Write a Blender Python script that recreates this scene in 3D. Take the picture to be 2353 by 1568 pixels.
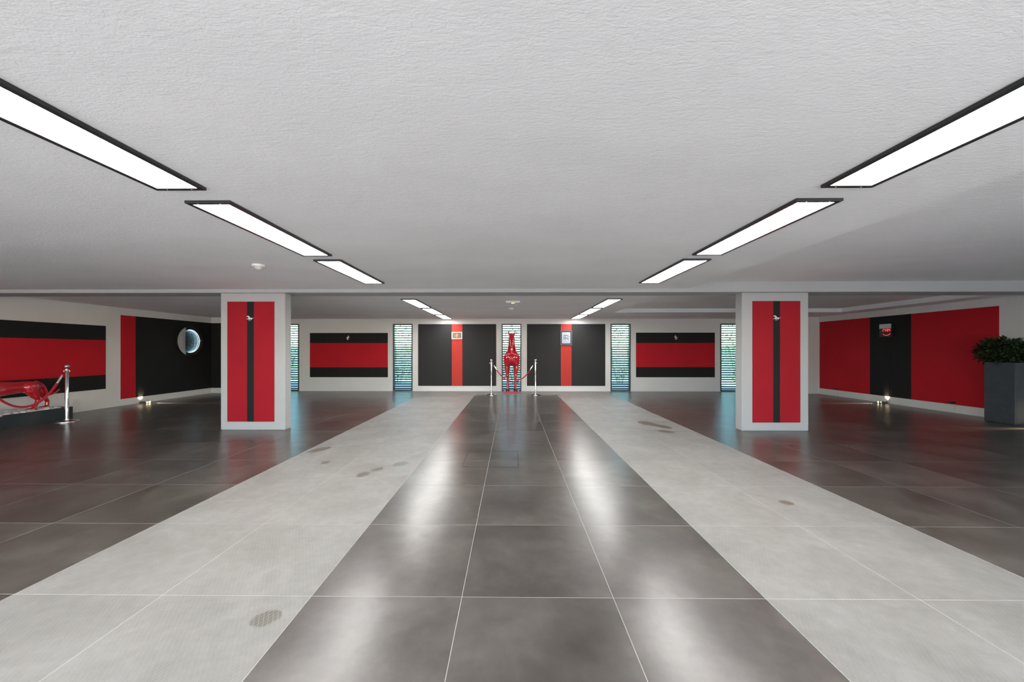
import bpy, bmesh, math, random
from mathutils import Vector, Matrix

random.seed(7)
S = bpy.context.scene
COL = S.collection
for o in list(bpy.data.objects):
    bpy.data.objects.remove(o, do_unlink=True)

# ------------------------------------------------------------------ camera
cam_d = bpy.data.cameras.new('camera')
cam = bpy.data.objects.new('camera', cam_d)
COL.objects.link(cam)
cam_d.sensor_width = 36.0
cam_d.lens = 842.5 / 2353.0 * 36.0
cam_d.shift_x = (1176.5 - 1167.2) / 2353.0
cam_d.shift_y = (805.0 - 784.0) / 2353.0
cam_d.clip_start = 0.02
cam.location = (0, 0, 1.2255)
cam.rotation_euler = (math.radians(90), 0, 0.0093)
S.camera = cam

# ------------------------------------------------------------------ sky, sun, exposure
SKY_STRENGTH = 2.9
SUN_STRENGTH = 17.5
LAMP_STRENGTH = 22.0
EXPOSURE = 0.46

W = bpy.data.worlds.new('sky')
S.world = W
W.use_nodes = True
nt = W.node_tree
nt.nodes.clear()
wo = nt.nodes.new('ShaderNodeOutputWorld')
bg = nt.nodes.new('ShaderNodeBackground')
sky = nt.nodes.new('ShaderNodeTexSky')
sky.sky_type = 'NISHITA'
sky.sun_disc = False
sky.sun_elevation = math.radians(36)
sky.sun_rotation = math.radians(143)
sky.air_density = 1.0
sky.dust_density = 0.4
sky.ozone_density = 2.5
bg.inputs['Strength'].default_value = 0.22 * SKY_STRENGTH
nt.links.new(sky.outputs[0], bg.inputs['Color'])
nt.links.new(bg.outputs[0], wo.inputs['Surface'])

sun_d = bpy.data.lights.new('sun', 'SUN')
sun_d.energy = SUN_STRENGTH
sun_d.color = (1.0, 0.985, 0.955)
sun_d.angle = math.radians(0.6)
sun = bpy.data.objects.new('sun', sun_d)
COL.objects.link(sun)
sun.location = (9, -14, 12)
sun.rotation_euler = Vector((-0.52, 0.68, -0.52)).to_track_quat('-Z', 'Y').to_euler()

vs = S.view_settings
S.display_settings.display_device = 'sRGB'
vs.view_transform = 'Standard'
vs.look = 'None'
vs.gamma = 1.0
vs.use_curve_mapping = False
vs.exposure = EXPOSURE
S.cycles.max_bounces = 14
S.cycles.diffuse_bounces = 8
S.cycles.glossy_bounces = 10
S.cycles.transparent_max_bounces = 24
S.cycles.sample_clamp_indirect = 8.0

# ------------------------------------------------------------------ materials
def mat(name, color=(.8, .8, .8), rough=.5, metal=0.0, spec=.5, coat=0.0):
    m = bpy.data.materials.new(name)
    m.use_nodes = True
    b = m.node_tree.nodes['Principled BSDF']
    b.inputs['Base Color'].default_value = (*color, 1)
    b.inputs['Roughness'].default_value = rough
    b.inputs['Metallic'].default_value = metal
    b.inputs['Specular IOR Level'].default_value = spec
    b.inputs['Coat Weight'].default_value = coat
    b.inputs['Coat Roughness'].default_value = .04
    return m

def emit(name, color, strength):
    m = bpy.data.materials.new(name)
    m.use_nodes = True
    n = m.node_tree
    n.nodes.clear()
    o = n.nodes.new('ShaderNodeOutputMaterial')
    e = n.nodes.new('ShaderNodeEmission')
    e.inputs['Color'].default_value = (*color, 1)
    e.inputs['Strength'].default_value = strength
    n.links.new(e.outputs[0], o.inputs['Surface'])
    return m

class NB:
    """small helper to wire node graphs"""
    def __init__(self, m):
        self.m = m; self.t = m.node_tree
        self.b = self.t.nodes.get('Principled BSDF')
    def n(self, typ, **kw):
        nd = self.t.nodes.new(typ)
        for k, v in kw.items():
            setattr(nd, k, v)
        return nd
    def link(self, a, b):
        self.t.links.new(a, b)
    def pos(self):
        return self.n('ShaderNodeNewGeometry').outputs['Position']
    def noise(self, vec, scale, detail=4.0, rough=.55, dist=0.0):
        nd = self.n('ShaderNodeTexNoise')
        nd.inputs['Scale'].default_value = scale
        nd.inputs['Detail'].default_value = detail
        nd.inputs['Roughness'].default_value = rough
        nd.inputs['Distortion'].default_value = dist
        if vec is not None: self.link(vec, nd.inputs['Vector'])
        return nd.outputs['Fac']
    def math(self, op, a, b=None, c=None, clamp=False):
        nd = self.n('ShaderNodeMath', operation=op)
        nd.use_clamp = clamp
        for i, v in enumerate((a, b, c)):
            if v is None: continue
            if isinstance(v, (int, float)): nd.inputs[i].default_value = v
            else: self.link(v, nd.inputs[i])
        return nd.outputs[0]
    def ramp(self, fac, stops):
        nd = self.n('ShaderNodeValToRGB')
        cr = nd.color_ramp
        while len(cr.elements) < len(stops): cr.elements.new(.5)
        for e, (p, c) in zip(cr.elements, stops):
            e.position = p
            e.color = (*c, 1) if not isinstance(c, (int, float)) else (c, c, c, 1)
        self.link(fac, nd.inputs[0])
        return nd.outputs[0]
    def mix(self, fac, a, b, blend='MIX'):
        nd = self.n('ShaderNodeMix', data_type='RGBA', blend_type=blend)
        if isinstance(fac, (int, float)): nd.inputs[0].default_value = fac
        else: self.link(fac, nd.inputs[0])
        for i, v in ((6, a), (7, b)):
            if isinstance(v, tuple): nd.inputs[i].default_value = (*v, 1)
            else: self.link(v, nd.inputs[i])
        return nd.outputs[2]
    def mapr(self, v, a, b, c, d):
        nd = self.n('ShaderNodeMapRange')
        self.link(v, nd.inputs[0])
        for i, x in enumerate((a, b, c, d)): nd.inputs[i + 1].default_value = x
        return nd.outputs[0]
    def bump(self, h, strength, dist):
        nd = self.n('ShaderNodeBump')
        nd.inputs['Strength'].default_value = strength
        nd.inputs['Distance'].default_value = dist
        self.link(h, nd.inputs['Height'])
        self.link(nd.outputs[0], self.b.inputs['Normal'])
    def scalevec(self, v, s, rot=0.0):
        nd = self.n('ShaderNodeMapping')
        nd.inputs['Scale'].default_value = s
        nd.inputs['Rotation'].default_value = (0, 0, rot)
        self.link(v, nd.inputs['Vector'])
        return nd.outputs[0]

def plaster(name, color, bump=.25, scale=28.0):
    m = mat(name, color, .85, spec=.2)
    k = NB(m)
    p = k.pos()
    a = k.noise(k.scalevec(p, (.6, 1.4, 1), .25), scale, 6, .6, .7)
    b = k.noise(k.scalevec(p, (.5, 1.6, 1), -.3), scale * .3, 4, .6, .8)
    k.bump(k.math('ADD', a, k.math('MULTIPLY', b, .8)), bump, .012)
    v = k.noise(k.scalevec(p, (.7, 1.3, 1), .2), 1.1, 5, .6)
    dark = tuple(c * .92 for c in color)
    k.link(k.mix(k.mapr(v, .3, .7, 0, 1), dark, color), k.b.inputs['Base Color'])
    return m

M = {}
M['ceil'] = plaster('ceiling_plaster', (.90, .90, .905), .26, 62)
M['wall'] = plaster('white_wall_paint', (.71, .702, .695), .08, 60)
M['pillar'] = plaster('white_paint_darkened', (.45, .45, .452), .06, 60)  # wall white with shade put into its colour, for pillars and beam

def sheet(name, color, var=.12, rough=.55):
    m = mat(name, color, rough, spec=.14)
    k = NB(m)
    p = k.pos()
    v = k.noise(p, 2.2, 5, .6)
    d = tuple(c * (1 - var) for c in color)
    k.link(k.mix(k.mapr(v, .3, .7, 0, 1), d, color), k.b.inputs['Base Color'])
    k.bump(k.noise(p, 320, 2, .5), .05, .002)
    return m
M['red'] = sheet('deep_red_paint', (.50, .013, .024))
M['red_darkened'] = sheet('deep_red_paint_darkened', (.36, .010, .020))  # the deep red with shade put into its colour, to dim pillar panels
M['red_bright'] = sheet('orange_red_paint', (.50, .048, .036), .06)
M['black'] = sheet('black_paint', (.017, .017, .018))
M['charcoal'] = sheet('charcoal_paint', (.030, .030, .031), .08)
M['frame_black'] = mat('black_metal', (.022, .024, .026), .38, .0, .5)
M['slat'] = mat('louvre_black_metal', (.012, .016, .018), .45, .0, .5)
M['lamp'] = emit('lamp_diffuser', (1.0, .985, .955), LAMP_STRENGTH)
M['steel'] = mat('polished_steel', (.78, .77, .75), .14, 1.0)
M['chrome'] = mat('chrome', (.86, .85, .82), .12, 1.0)
M['rope'] = mat('red_velvet_rope', (.42, .008, .022), .7, spec=.2)
M['rope'].node_tree.nodes['Principled BSDF'].inputs['Sheen Weight'].default_value = .3
M['red_gloss'] = mat('red_lacquer', (.48, .006, .016), .16, 0, .6, .8)
M['plinth_red'] = mat('red_plinth_paint', (.42, .03, .04), .4)
M['hoof'] = mat('black_hoof', (.012, .012, .013), .3)
M['white_plastic'] = mat('white_plastic', (.82, .82, .80), .4)
M['beige_plastic'] = mat('beige_plastic', (.62, .60, .56), .45)
M['dark_plastic'] = mat('dark_plastic', (.015, .016, .016), .4)
M['led_red'] = emit('red_led', (1.0, .02, .03), 2.6)
M['led_warm'] = emit('warm_bulb', (1.0, .78, .42), 9.0)
M['led_amber'] = emit('amber_indicator', (1.0, .50, .06), 3.0)
M['led_ice'] = emit('ice_white_led', (.62, .90, 1.0), 4.0)
M['mirror'] = mat('mirror_silver', (.80, .90, .94), .0, 1.0)
M['pebble'] = mat('white_pebble', (.74, .74, .72), .55)
M['soil'] = mat('potting_soil', (.02, .014, .01), .95)
M['silver_strip'] = mat('silver_strip', (.62, .61, .60), .4, .6)
M['plate_blue'] = mat('silver_blue_plate', (.42, .46, .58), .4, .1)
M['ink'] = mat('dark_ink', (.012, .018, .03), .5)
M['ink_soft'] = mat('grey_blue_ink', (.16, .19, .26), .5)
M['white_frame'] = mat('white_frame', (.88, .85, .82), .4)
M['olive'] = mat('olive_print', (.17, .16, .125), .6)
M['orange'] = mat('orange_print', (.80, .12, .03), .6)
M['yellow'] = mat('yellow_print', (.95, .42, .10), .6)
M['grey_frame'] = mat('grey_frame', (.085, .09, .088), .45)
M['tray'] = mat('dark_tray', (.020, .026, .028), .35)

def planter_mat():
    m = mat('dark_concrete_planter', (.04, .047, .056), .5)
    k = NB(m); p = k.pos()
    v = k.noise(p, 9, 6, .65)
    k.link(k.mix(v, (.022, .027, .034), (.065, .075, .088)), k.b.inputs['Base Color'])
    k.bump(k.noise(p, 90, 3), .2, .004)
    return m
M['planter'] = planter_mat()

def leaf_mat(name, a, b, trans=.0):
    m = mat(name, a, .38, spec=.5)
    k = NB(m)
    oi = k.n('ShaderNodeObjectInfo')
    g = k.noise(k.pos(), 14, 2)
    f = k.math('ADD', k.math('MULTIPLY', oi.outputs['Random'], .5), k.math('MULTIPLY', g, .5))
    k.link(k.mix(f, a, b), k.b.inputs['Base Color'])
    if trans:
        k.b.inputs['Transmission Weight'].default_value = 0
    return m
M['leaf'] = leaf_mat('glossy_green_leaf', (.008, .020, .007), (.035, .068, .020))
M['stem'] = mat('woody_stem', (.05, .035, .02), .8)
M['garden_leaf'] = leaf_mat('garden_leaf', (.04, .12, .02), (.22, .32, .05))

def glass(name, tint, fres=.06):
    m = bpy.data.materials.new(name); m.use_nodes = True
    n = m.node_tree; n.nodes.clear()
    o = n.nodes.new('ShaderNodeOutputMaterial')
    mx = n.nodes.new('ShaderNodeMixShader'); mx.inputs[0].default_value = fres
    t = n.nodes.new('ShaderNodeBsdfTransparent'); t.inputs[0].default_value = (*tint, 1)
    g = n.nodes.new('ShaderNodeBsdfGlossy'); g.inputs['Roughness'].default_value = .01
    n.links.new(t.outputs[0], mx.inputs[1]); n.links.new(g.outputs[0], mx.inputs[2])
    n.links.new(mx.outputs[0], o.inputs['Surface'])
    return m
M['pane'] = glass('green_tinted_glass', (.80, .97, .91), .05)
M['mirror_glass'] = glass('half_mirror_glass', (.78, .80, .82), .5)
M['picture_glass'] = glass('picture_glass', (.97, .97, .97), .05)

# floor materials --------------------------------------------------
def dark_tile():
    m = mat('dark_porcelain_tile', (.07, .062, .056), .26, spec=.8)
    k = NB(m)
    p = k.pos()
    oi = k.n('ShaderNodeObjectInfo')
    off = k.n('ShaderNodeVectorMath', operation='ADD')
    cmb = k.n('ShaderNodeCombineXYZ')
    k.link(k.math('MULTIPLY', oi.outputs['Random'], 7.0), cmb.inputs[2])
    k.link(p, off.inputs[0]); k.link(cmb.outputs[0], off.inputs[1])
    v = off.outputs[0]
    a = k.noise(v, 2.1, 6, .56, .25)
    b = k.noise(v, 11.0, 5, .6, .25)
    c = k.math('ADD', k.math('MULTIPLY', a, .7), k.math('MULTIPLY', b, .3))
    col = k.ramp(c, [(.22, (.024, .018, .014)), (.50, (.082, .070, .061)), (.78, (.160, .142, .126))])
    tile = k.mapr(oi.outputs['Random'], 0, 1, .88, 1.10)
    hsv = k.n('ShaderNodeHueSaturation'); k.link(col, hsv.inputs['Color']); k.link(tile, hsv.inputs['Value'])
    k.link(hsv.outputs[0], k.b.inputs['Base Color'])
    k.b.inputs['Roughness'].default_value = .285
    return m
M['tile_dark'] = dark_tile()

# worn wet-looking marks on the pale strips: centre x, y, half sizes, turn
STAINS = [(-1.12, 1.665, .066, .052, .3), (-2.36, 4.50, .085, .15, -.5), (-2.03, 3.98, .04, .06, 0), (-1.46, 3.60, .055, .08, -.3),
          (-1.38, 3.76, .05, .07, -.5), (-1.19, 3.93, .075, .09, -.3), (-1.10, 4.22, .06, .08, -.5),
          (2.26, 6.16, .13, .19, .1), (2.40, 5.92, .10, .20, .5), (2.33, 5.55, .09, .13, .3), (2.62, 6.25, .14, .06, -.3),
          (2.21, 2.965, .045, .05, .8), (-1.30, 1.98, .05, .06, .2), (-1.02, 2.05, .06, .07, .1)]
STAIN_W = [.8, 1, 1, .95, .95, 1, .7, 1, 1, 1, .8, 1, .15, .1]
def light_tile():
    m = mat('pale_ribbed_porcelain_tile', (.47, .45, .43), .48, spec=.4)
    k = NB(m)
    p = k.pos()
    oi = k.n('ShaderNodeObjectInfo')
    sx = k.n('ShaderNodeSeparateXYZ'); k.link(p, sx.inputs[0])
    a = k.noise(p, 2.4, 7, .62, .5)
    b = k.noise(p, 13, 6, .68, .3)
    c = k.math('ADD', k.math('MULTIPLY', a, .6), k.math('MULTIPLY', b, .4))
    col = k.ramp(c, [(.12, (.135, .127, .116)), (.5, (.242, .230, .214)), (.88, (.362, .352, .338))])
    # raised lozenge net
    def line(sgn):
        u = k.math('ADD', k.math('MULTIPLY', sx.outputs[0], .866), k.math('MULTIPLY', sx.outputs[1], .5 * sgn))
        f = k.math('FRACT', k.math('MULTIPLY', u, 1 / .0185))
        d = k.math('ABSOLUTE', k.math('SUBTRACT', f, .5))
        return k.mapr(d, .42, .48, 0, 1)
    ln = k.math('MAXIMUM', line(1), line(-1))
    # marks
    w = None
    nz = k.math('MULTIPLY', k.math('SUBTRACT', k.noise(p, 22, 3), .5), 1.1)
    for (x, y, hx, hy, r), amt in zip(STAINS, STAIN_W):
        dx = k.math('SUBTRACT', sx.outputs[0], x); dy = k.math('SUBTRACT', sx.outputs[1], y)
        cr, sr = math.cos(r), math.sin(r)
        u = k.math('MULTIPLY', k.math('ADD', k.math('MULTIPLY', dx, cr), k.math('MULTIPLY', dy, sr)), 1 / hx)
        v = k.math('MULTIPLY', k.math('SUBTRACT', k.math('MULTIPLY', dy, cr), k.math('MULTIPLY', dx, sr)), 1 / hy)
        d = k.math('ADD', k.math('ADD', k.math('MULTIPLY', u, u), k.math('MULTIPLY', v, v)), nz)
        s = k.math('MULTIPLY', k.mapr(d, .8, 1.15, 1, 0), amt)
        w = s if w is None else k.math('MAXIMUM', w, s)
    inside = k.math('MULTIPLY', w, k.math('SUBTRACT', 1.0, k.math('MULTIPLY', ln, .85)))
    col2 = k.mix(inside, col, (.120, .110, .086))
    col3 = k.mix(k.math('MULTIPLY', ln, .22), col2, (.40, .39, .375))
    hsv = k.n('ShaderNodeHueSaturation'); k.link(col3, hsv.inputs['Color'])
    k.link(k.mapr(oi.outputs['Random'], 0, 1, .95, 1.05), hsv.inputs['Value'])
    k.link(hsv.outputs[0], k.b.inputs['Base Color'])
    k.link(k.math('SUBTRACT', .50, k.math('MULTIPLY', w, .2)), k.b.inputs['Roughness'])
    k.bump(k.math('ADD', ln, k.math('MULTIPLY', b, .4)), .25, .003)
    return m
M['tile_light'] = light_tile()
M['grout'] = mat('pale_grout', (.50, .485, .46), .9)
M['added_drive'] = plaster('added_driveway_concrete', (.60, .595, .59), .1, 20)
M['garden'] = plaster('garden_gravel', (.66, .70, .66), .3, 40)
M['render'] = plaster('backdrop_wall_render', (.15, .20, .185), .1, 20)
M['hatch'] = mat('hatch_steel', (.05, .048, .045), .35, .8)

# ------------------------------------------------------------------ mesh helpers
class MB:
    def __init__(self): self.v = []; self.f = []; self.mi = []
    def add(self, vs, fs, mi=0):
        b = len(self.v)
        self.v += [tuple(x) for x in vs]
        self.f += [tuple(b + i for i in f) for f in fs]
        self.mi += [mi] * len(fs)
        return self
    def box(self, x0, x1, y0, y1, z0, z1, c=0.0, mi=0):
        """box; c chamfers every edge"""
        if c <= 0:
            vs = [(x, y, z) for z in (z0, z1) for y in (y0, y1) for x in (x0, x1)]
            return self.add(vs, [(0, 2, 3, 1), (4, 5, 7, 6), (0, 1, 5, 4), (2, 6, 7, 3), (0, 4, 6, 2), (1, 3, 7, 5)], mi)
        bm = bmesh.new()
        bmesh.ops.create_cube(bm, size=1)
        for v in bm.verts:
            v.co = Vector(((x0 + x1) / 2 + v.co.x * (x1 - x0), (y0 + y1) / 2 + v.co.y * (y1 - y0), (z0 + z1) / 2 + v.co.z * (z1 - z0)))
        bmesh.ops.bevel(bm, geom=list(bm.edges), offset=c, segments=2, affect='EDGES', profile=.6)
        bm.verts.ensure_lookup_table()
        vs = [v.co[:] for v in bm.verts]; fs = [[v.index for v in f.verts] for f in bm.faces]
        bm.free()
        return self.add(vs, fs, mi)
    def lathe(self, prof, n=24, at=(0, 0, 0), mi=0):
        """profile of (r, z) turned about the z axis"""
        vs = []; fs = []
        for r, z in prof:
            for i in range(n):
                a = 2 * math.pi * i / n
                vs.append((at[0] + r * math.cos(a), at[1] + r * math.sin(a), at[2] + z))
        for j in range(len(prof) - 1):
            for i in range(n):
                fs.append((j * n + i, j * n + (i + 1) % n, (j + 1) * n + (i + 1) % n, (j + 1) * n + i))
        if prof[0][0] > 1e-6: fs.append(tuple(reversed(range(n))))
        if prof[-1][0] > 1e-6: fs.append(tuple((len(prof) - 1) * n + i for i in range(n)))
        return self.add(vs, fs, mi)
    def tube(self, pts, rad, n=12, mi=0, up=Vector((0, 0, 1)), flat=1.0):
        """tapered tube; rad is a number or a list of r or (ru, rv); rounded ends"""
        P = [Vector(p) for p in pts]
        R = [rad] * len(P) if isinstance(rad, (int, float)) else list(rad)
        R = [(r, r * flat) if isinstance(r, (int, float)) else r for r in R]
        vs = []; fs = []
        rings = []
        T = []
        for i in range(len(P)):
            a = P[max(0, i - 1)]; b = P[min(len(P) - 1, i + 1)]
            T.append((b - a).normalized())
        # rounded caps
        seq = []
        for q in (1.0, .75, .4):
            s = math.sqrt(max(0, 1 - q * q))
            seq.append((P[0] - T[0] * max(R[0]) * q, (R[0][0] * s, R[0][1] * s), T[0]))
        for p, r, t in zip(P, R, T): seq.append((p, r, t))
        for q in (.4, .75, 1.0):
            s = math.sqrt(max(0, 1 - q * q))
            seq.append((P[-1] + T[-1] * max(R[-1]) * q, (R[-1][0] * s, R[-1][1] * s), T[-1]))
        prev = None
        for p, r, t in seq:
            u = t.cross(up)
            if u.length < 1e-3: u = t.cross(Vector((0, 1, 0)))
            u.normalize()
            if prev is not None and u.dot(prev) < 0: u = -u
            prev = u
            w = u.cross(t).normalized()
            rings.append(len(vs))
            for i in range(n):
                a = 2 * math.pi * i / n
                vs.append(p + u * (max(r[0], 1e-4) * math.cos(a)) + w * (max(r[1], 1e-4) * math.sin(a)))
        for j in range(len(rings) - 1):
            for i in range(n):
                fs.append((rings[j] + i, rings[j] + (i + 1) % n, rings[j + 1] + (i + 1) % n, rings[j + 1] + i))
        fs.append(tuple(reversed(range(n)))); fs.append(tuple(rings[-1] + i for i in range(n)))
        return self.add(vs, fs, mi)
    def ball(self, c, r, n=14, m=8, mi=0, rot=None):
        r = (r, r, r) if isinstance(r, (int, float)) else r
        vs = []; fs = []
        for j in range(m + 1):
            t = math.pi * j / m
            for i in range(n):
                a = 2 * math.pi * i / n
                d = Vector((r[0] * math.sin(t) * math.cos(a), r[1] * math.sin(t) * math.sin(a), r[2] * math.cos(t)))
                if rot: d = rot @ d
                vs.append(Vector(c) + d)
        for j in range(m):
            for i in range(n):
                fs.append((j * n + i, (j + 1) * n + i, (j + 1) * n + (i + 1) % n, j * n + (i + 1) % n))
        return self.add(vs, fs, mi)
    def prism(self, poly, th, place, mi=0):
        """outline (u, v) given a thickness; place(u, v, w) -> xyz"""
        n = len(poly)
        vs = [place(u, v, 0) for u, v in poly] + [place(u, v, th) for u, v in poly]
        fs = [tuple(range(n)), tuple(reversed(range(n, 2 * n)))]
        fs += [(i, n + i, n + (i + 1) % n, (i + 1) % n) for i in range(n)]
        return self.add(vs, fs, mi)
    def mesh(self, name, mats):
        me = bpy.data.meshes.new(name)
        me.from_pydata(self.v, [], self.f)
        for m in (mats if isinstance(mats, (list, tuple)) else [mats]): me.materials.append(m)
        if any(self.mi): me.polygons.foreach_set('material_index', self.mi)
        bm = bmesh.new(); bm.from_mesh(me)
        bmesh.ops.recalc_face_normals(bm, faces=bm.faces)
        bm.to_mesh(me); bm.free()
        me.update()
        return me
    def build(self, name, mats, parent=None, smooth=False, loc=None):
        o = bpy.data.objects.new(name, self.mesh(name, mats))
        COL.objects.link(o)
        if smooth: smooth_shade(o)
        if parent: o.parent = parent
        if loc: o.location = loc
        return o

def smooth_shade(o, ang=38):
    o.data.polygons.foreach_set('use_smooth', [True] * len(o.data.polygons))
    try: o.data.set_sharp_from_angle(angle=math.radians(ang))
    except Exception: pass
    o.data.update()

def tag(o, label=None, cat=None, group=None, kind=None):
    if label: o['label'] = label
    if cat: o['category'] = cat
    if group: o['group'] = group
    if kind: o['kind'] = kind
    return o

def thing(name, label, cat, loc=(0, 0, 0), rz=0.0, group=None):
    o = bpy.data.objects.new(name, None)
    COL.objects.link(o)
    o.location = loc; o.rotation_euler = (0, 0, rz)
    o.empty_display_size = .1
    return tag(o, label, cat, group)

def part(o, parent):
    o.parent = parent
    return o

def copy_tree(o, parent=None, loc=None, rz=None):
    c = o.copy(); COL.objects.link(c)
    if parent: c.parent = parent
    if loc is not None: c.location = loc
    if rz is not None: c.rotation_euler = (0, 0, rz)
    for ch in list(o.children): copy_tree(ch, c)
    return c

def text(body, size, material, parent, loc, rot, name='lettering', extrude=.0015, sx=1.0):
    cu = bpy.data.curves.new(name, 'FONT')
    cu.body = body; cu.size = size; cu.extrude = extrude
    cu.align_x = 'CENTER'; cu.align_y = 'CENTER'
    cu.materials.append(material)
    tmp = bpy.data.objects.new(name, cu)
    COL.objects.link(tmp)
    me = bpy.data.meshes.new_from_object(tmp.evaluated_get(bpy.context.evaluated_depsgraph_get()))
    bpy.data.objects.remove(tmp, do_unlink=True)
    me.materials.clear(); me.materials.append(material)
    o = bpy.data.objects.new(name, me)
    COL.objects.link(o)
    o.parent = parent; o.location = loc; o.rotation_euler = rot; o.scale = (sx, 1, 1)
    return o

# ------------------------------------------------------------------ measures of the room
XL, XR = -8.58, 8.66
YF, YB, YS = -3.2, 10.93, 10.40      # rear wall behind the camera, back wall, stepped back wall in the corners
XS = 7.45
ZC1, ZC2, ZCO = 2.15, 2.16, 2.255    # front ceiling, back ceiling, recessed bays
BY0, BY1, BZ = 5.53, 5.90, 2.097     # cross beam
T = .75
TX0, TY0 = -.9958, 1.8177

# ------------------------------------------------------------------ floor
fl = MB().box(XL - .15, XR + .15, YF - .15, YB + .15, -.08, -.0007).build('floor', M['grout'])
tag(fl, 'floor of large dark glossy tiles with two pale ribbed strips', None, None, 'structure')

def tile_mesh(name, w, d, material):
    g = .0014; c = .0005
    x0, x1, y0, y1 = g, w - g, g, d - g
    b = MB()
    vs = [(x0, y0, -.012), (x1, y0, -.012), (x1, y1, -.012), (x0, y1, -.012),
          (x0, y0, -c), (x1, y0, -c), (x1, y1, -c), (x0, y1, -c),
          (x0 + c, y0 + c, 0), (x1 - c, y0 + c, 0), (x1 - c, y1 - c, 0), (x0 + c, y1 - c, 0)]
    fs = [(3, 2, 1, 0), (8, 9, 10, 11)]
    for i in range(4):
        j = (i + 1) % 4
        fs += [(i, j, 4 + j, 4 + i), (4 + i, 4 + j, 8 + j, 8 + i)]
    b.add(vs, fs)
    return b.mesh(name, material)

tm_dark = tile_mesh('dark_floor_tile', T, T, M['tile_dark'])
tm_light = tile_mesh('pale_floor_tile', T, T, M['tile_light'])
rest = {0: MB(), 1: MB()}
for r in range(-7, 13):
    y0 = TY0 + r * T
    y1 = min(y0 + T, YB)
    for c in range(-11, 14):
        x0 = TX0 + c * T; x1 = x0 + T
        pale = (-2 <= c <= -1) or (3 <= c <= 4)
        if r >= 11 and -2 <= c <= 4: pale = True
        if r <= -3: pale = True          # unseen pale tiles added to bounce sunlight up to the ceiling
        lo, hi = max(x0, XL), min(x1, XR)
        if hi - lo < .02: continue
        d = y1 + .05
        seen = (-1 <= r <= 11) and x1 > -1.40 * d - .25 and x0 < 1.42 * d + .1 and x0 >= XL and x1 <= XR
        if seen:
            o = bpy.data.objects.new('floor_tile', tm_light if pale else tm_dark)
            COL.objects.link(o); o.parent = fl; o.location = (x0, y0, 0)
        else:
            g = .0022
            rest[1 if pale else 0].box(lo + g, hi - g, max(y0, YF) + g, y1 - g, -.012, 0)
for k, nm in ((0, 'outer_tiles'), (1, 'outer_pale_tiles')):
    o = rest[k].build(nm, M['tile_light' if k else 'tile_dark'], fl)
    o['kind'] = 'stuff'

# steel-edged hatch let into the floor
h = thing('floor_hatch', 'square flush access hatch with thin dark steel edge in central dark floor lane', 'hatch', (-.52, 3.835, 0))
hb = MB(); w, d, e = .597, .597, .006
hb.box(0, w, 0, e, -.004, .0008).box(0, w, d - e, d, -.004, .0008).box(0, e, e, d - e, -.004, .0008).box(w - e, w, e, d - e, -.004, .0008)
hb.build('hatch_frame', M['hatch'], h)
MB().box(.015, .055, .012, .02, -.004, .001, .0).build('lift_slot', M['hatch'], h)

# ------------------------------------------------------------------ ceiling
cb = MB(); zt = 2.42
cb.box(XL, 2.64, YF, BY0 + .02, ZC1, zt)
# sloping left edge of the front recessed bay
cb.add([(2.64, -2.0, ZC1), (2.90, -2.0, ZCO), (2.64, -2.0, ZCO + .01), (2.64, BY0 + .02, ZC1), (2.90, BY0 + .02, ZCO), (2.64, BY0 + .02, ZCO + .01)],
       [(0, 1, 2), (5, 4, 3), (0, 3, 4, 1), (1, 4, 5, 2), (2, 5, 3, 0)])
cb.box(2.64, XR, -2.0, BY0 + .02, ZCO, zt)
cb.box(2.64, XR, YF, -2.0, ZC1, zt)
cb.box(8.1, XR, -2.0, BY0 + .02, ZC1, ZCO + .01)
# back part
cb.box(XL, 2.55, BY1 - .02, YB, ZC2, zt)
cb.add([(2.55, BY1 - .02, ZC2), (2.78, BY1 - .02, ZCO), (2.55, BY1 - .02, ZCO + .01), (2.55, 9.1, ZC2), (2.78, 9.1, ZCO), (2.55, 9.1, ZCO + .01)],
       [(0, 1, 2), (5, 4, 3), (0, 3, 4, 1), (1, 4, 5, 2), (2, 5, 3, 0)])
cb.box(2.55, XR, BY1 - .02, YB, ZCO, zt)
cb.box(2.55, XR, 9.1, YB, ZC2, ZCO + .01)
cb.box(8.12, XR, BY1 - .02, 9.1, ZC2, ZCO + .01)
tag(cb.build('ceiling', M['ceil']), 'low white plastered ceiling with a recessed bay along the right', None, None, 'structure')
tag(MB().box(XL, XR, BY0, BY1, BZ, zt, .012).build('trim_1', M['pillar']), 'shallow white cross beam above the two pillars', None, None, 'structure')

# ------------------------------------------------------------------ walls
wall = MB().box(XL - .15, XL, YF - .15, YB + .15, -.08, zt).build('wall_left', M['wall'])
tag(wall, 'white left wall', None, None, 'structure')
tag(MB().box(XR, XR + .15, YF - .15, YB + .15, -.08, zt).build('wall_right', M['wall']), 'white right wall', None, None, 'structure')
WIN = [(-6.95, -6.36), (-3.54, -2.952), (-.288, .298), (2.95, 3.543), (6.193, 6.785)]
WZ0, WZ1 = .004, 2.008
bw = MB()
xs = XL
for a, b in WIN:
    bw.box(xs, a, YB, YB + .22, -.08, zt); bw.box(a, b, YB, YB + .22, WZ1, zt); bw.box(a, b, YB, YB + .22, -.08, WZ0)
    xs = b
bw.box(xs, XR, YB, YB + .22, -.08, zt)
bw.box(XL, -XS, YS, YB, -.05, zt); bw.box(XS, XR, YS, YB, -.05, zt)
tag(bw.build('wall_back', M['wall']), 'white back wall with five narrow louvred windows', None, None, 'structure')
fw = MB()
DX0, DX1, DZ = -8.2, 8.3, 2.06  # opening added so sun and sky brighten ceiling and side walls
fw.box(XL, DX0, YF - .15, YF, -.08, zt).box(DX1, XR, YF - .15, YF, -.08, zt).box(DX0, DX1, YF - .15, YF, DZ, zt)
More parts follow.
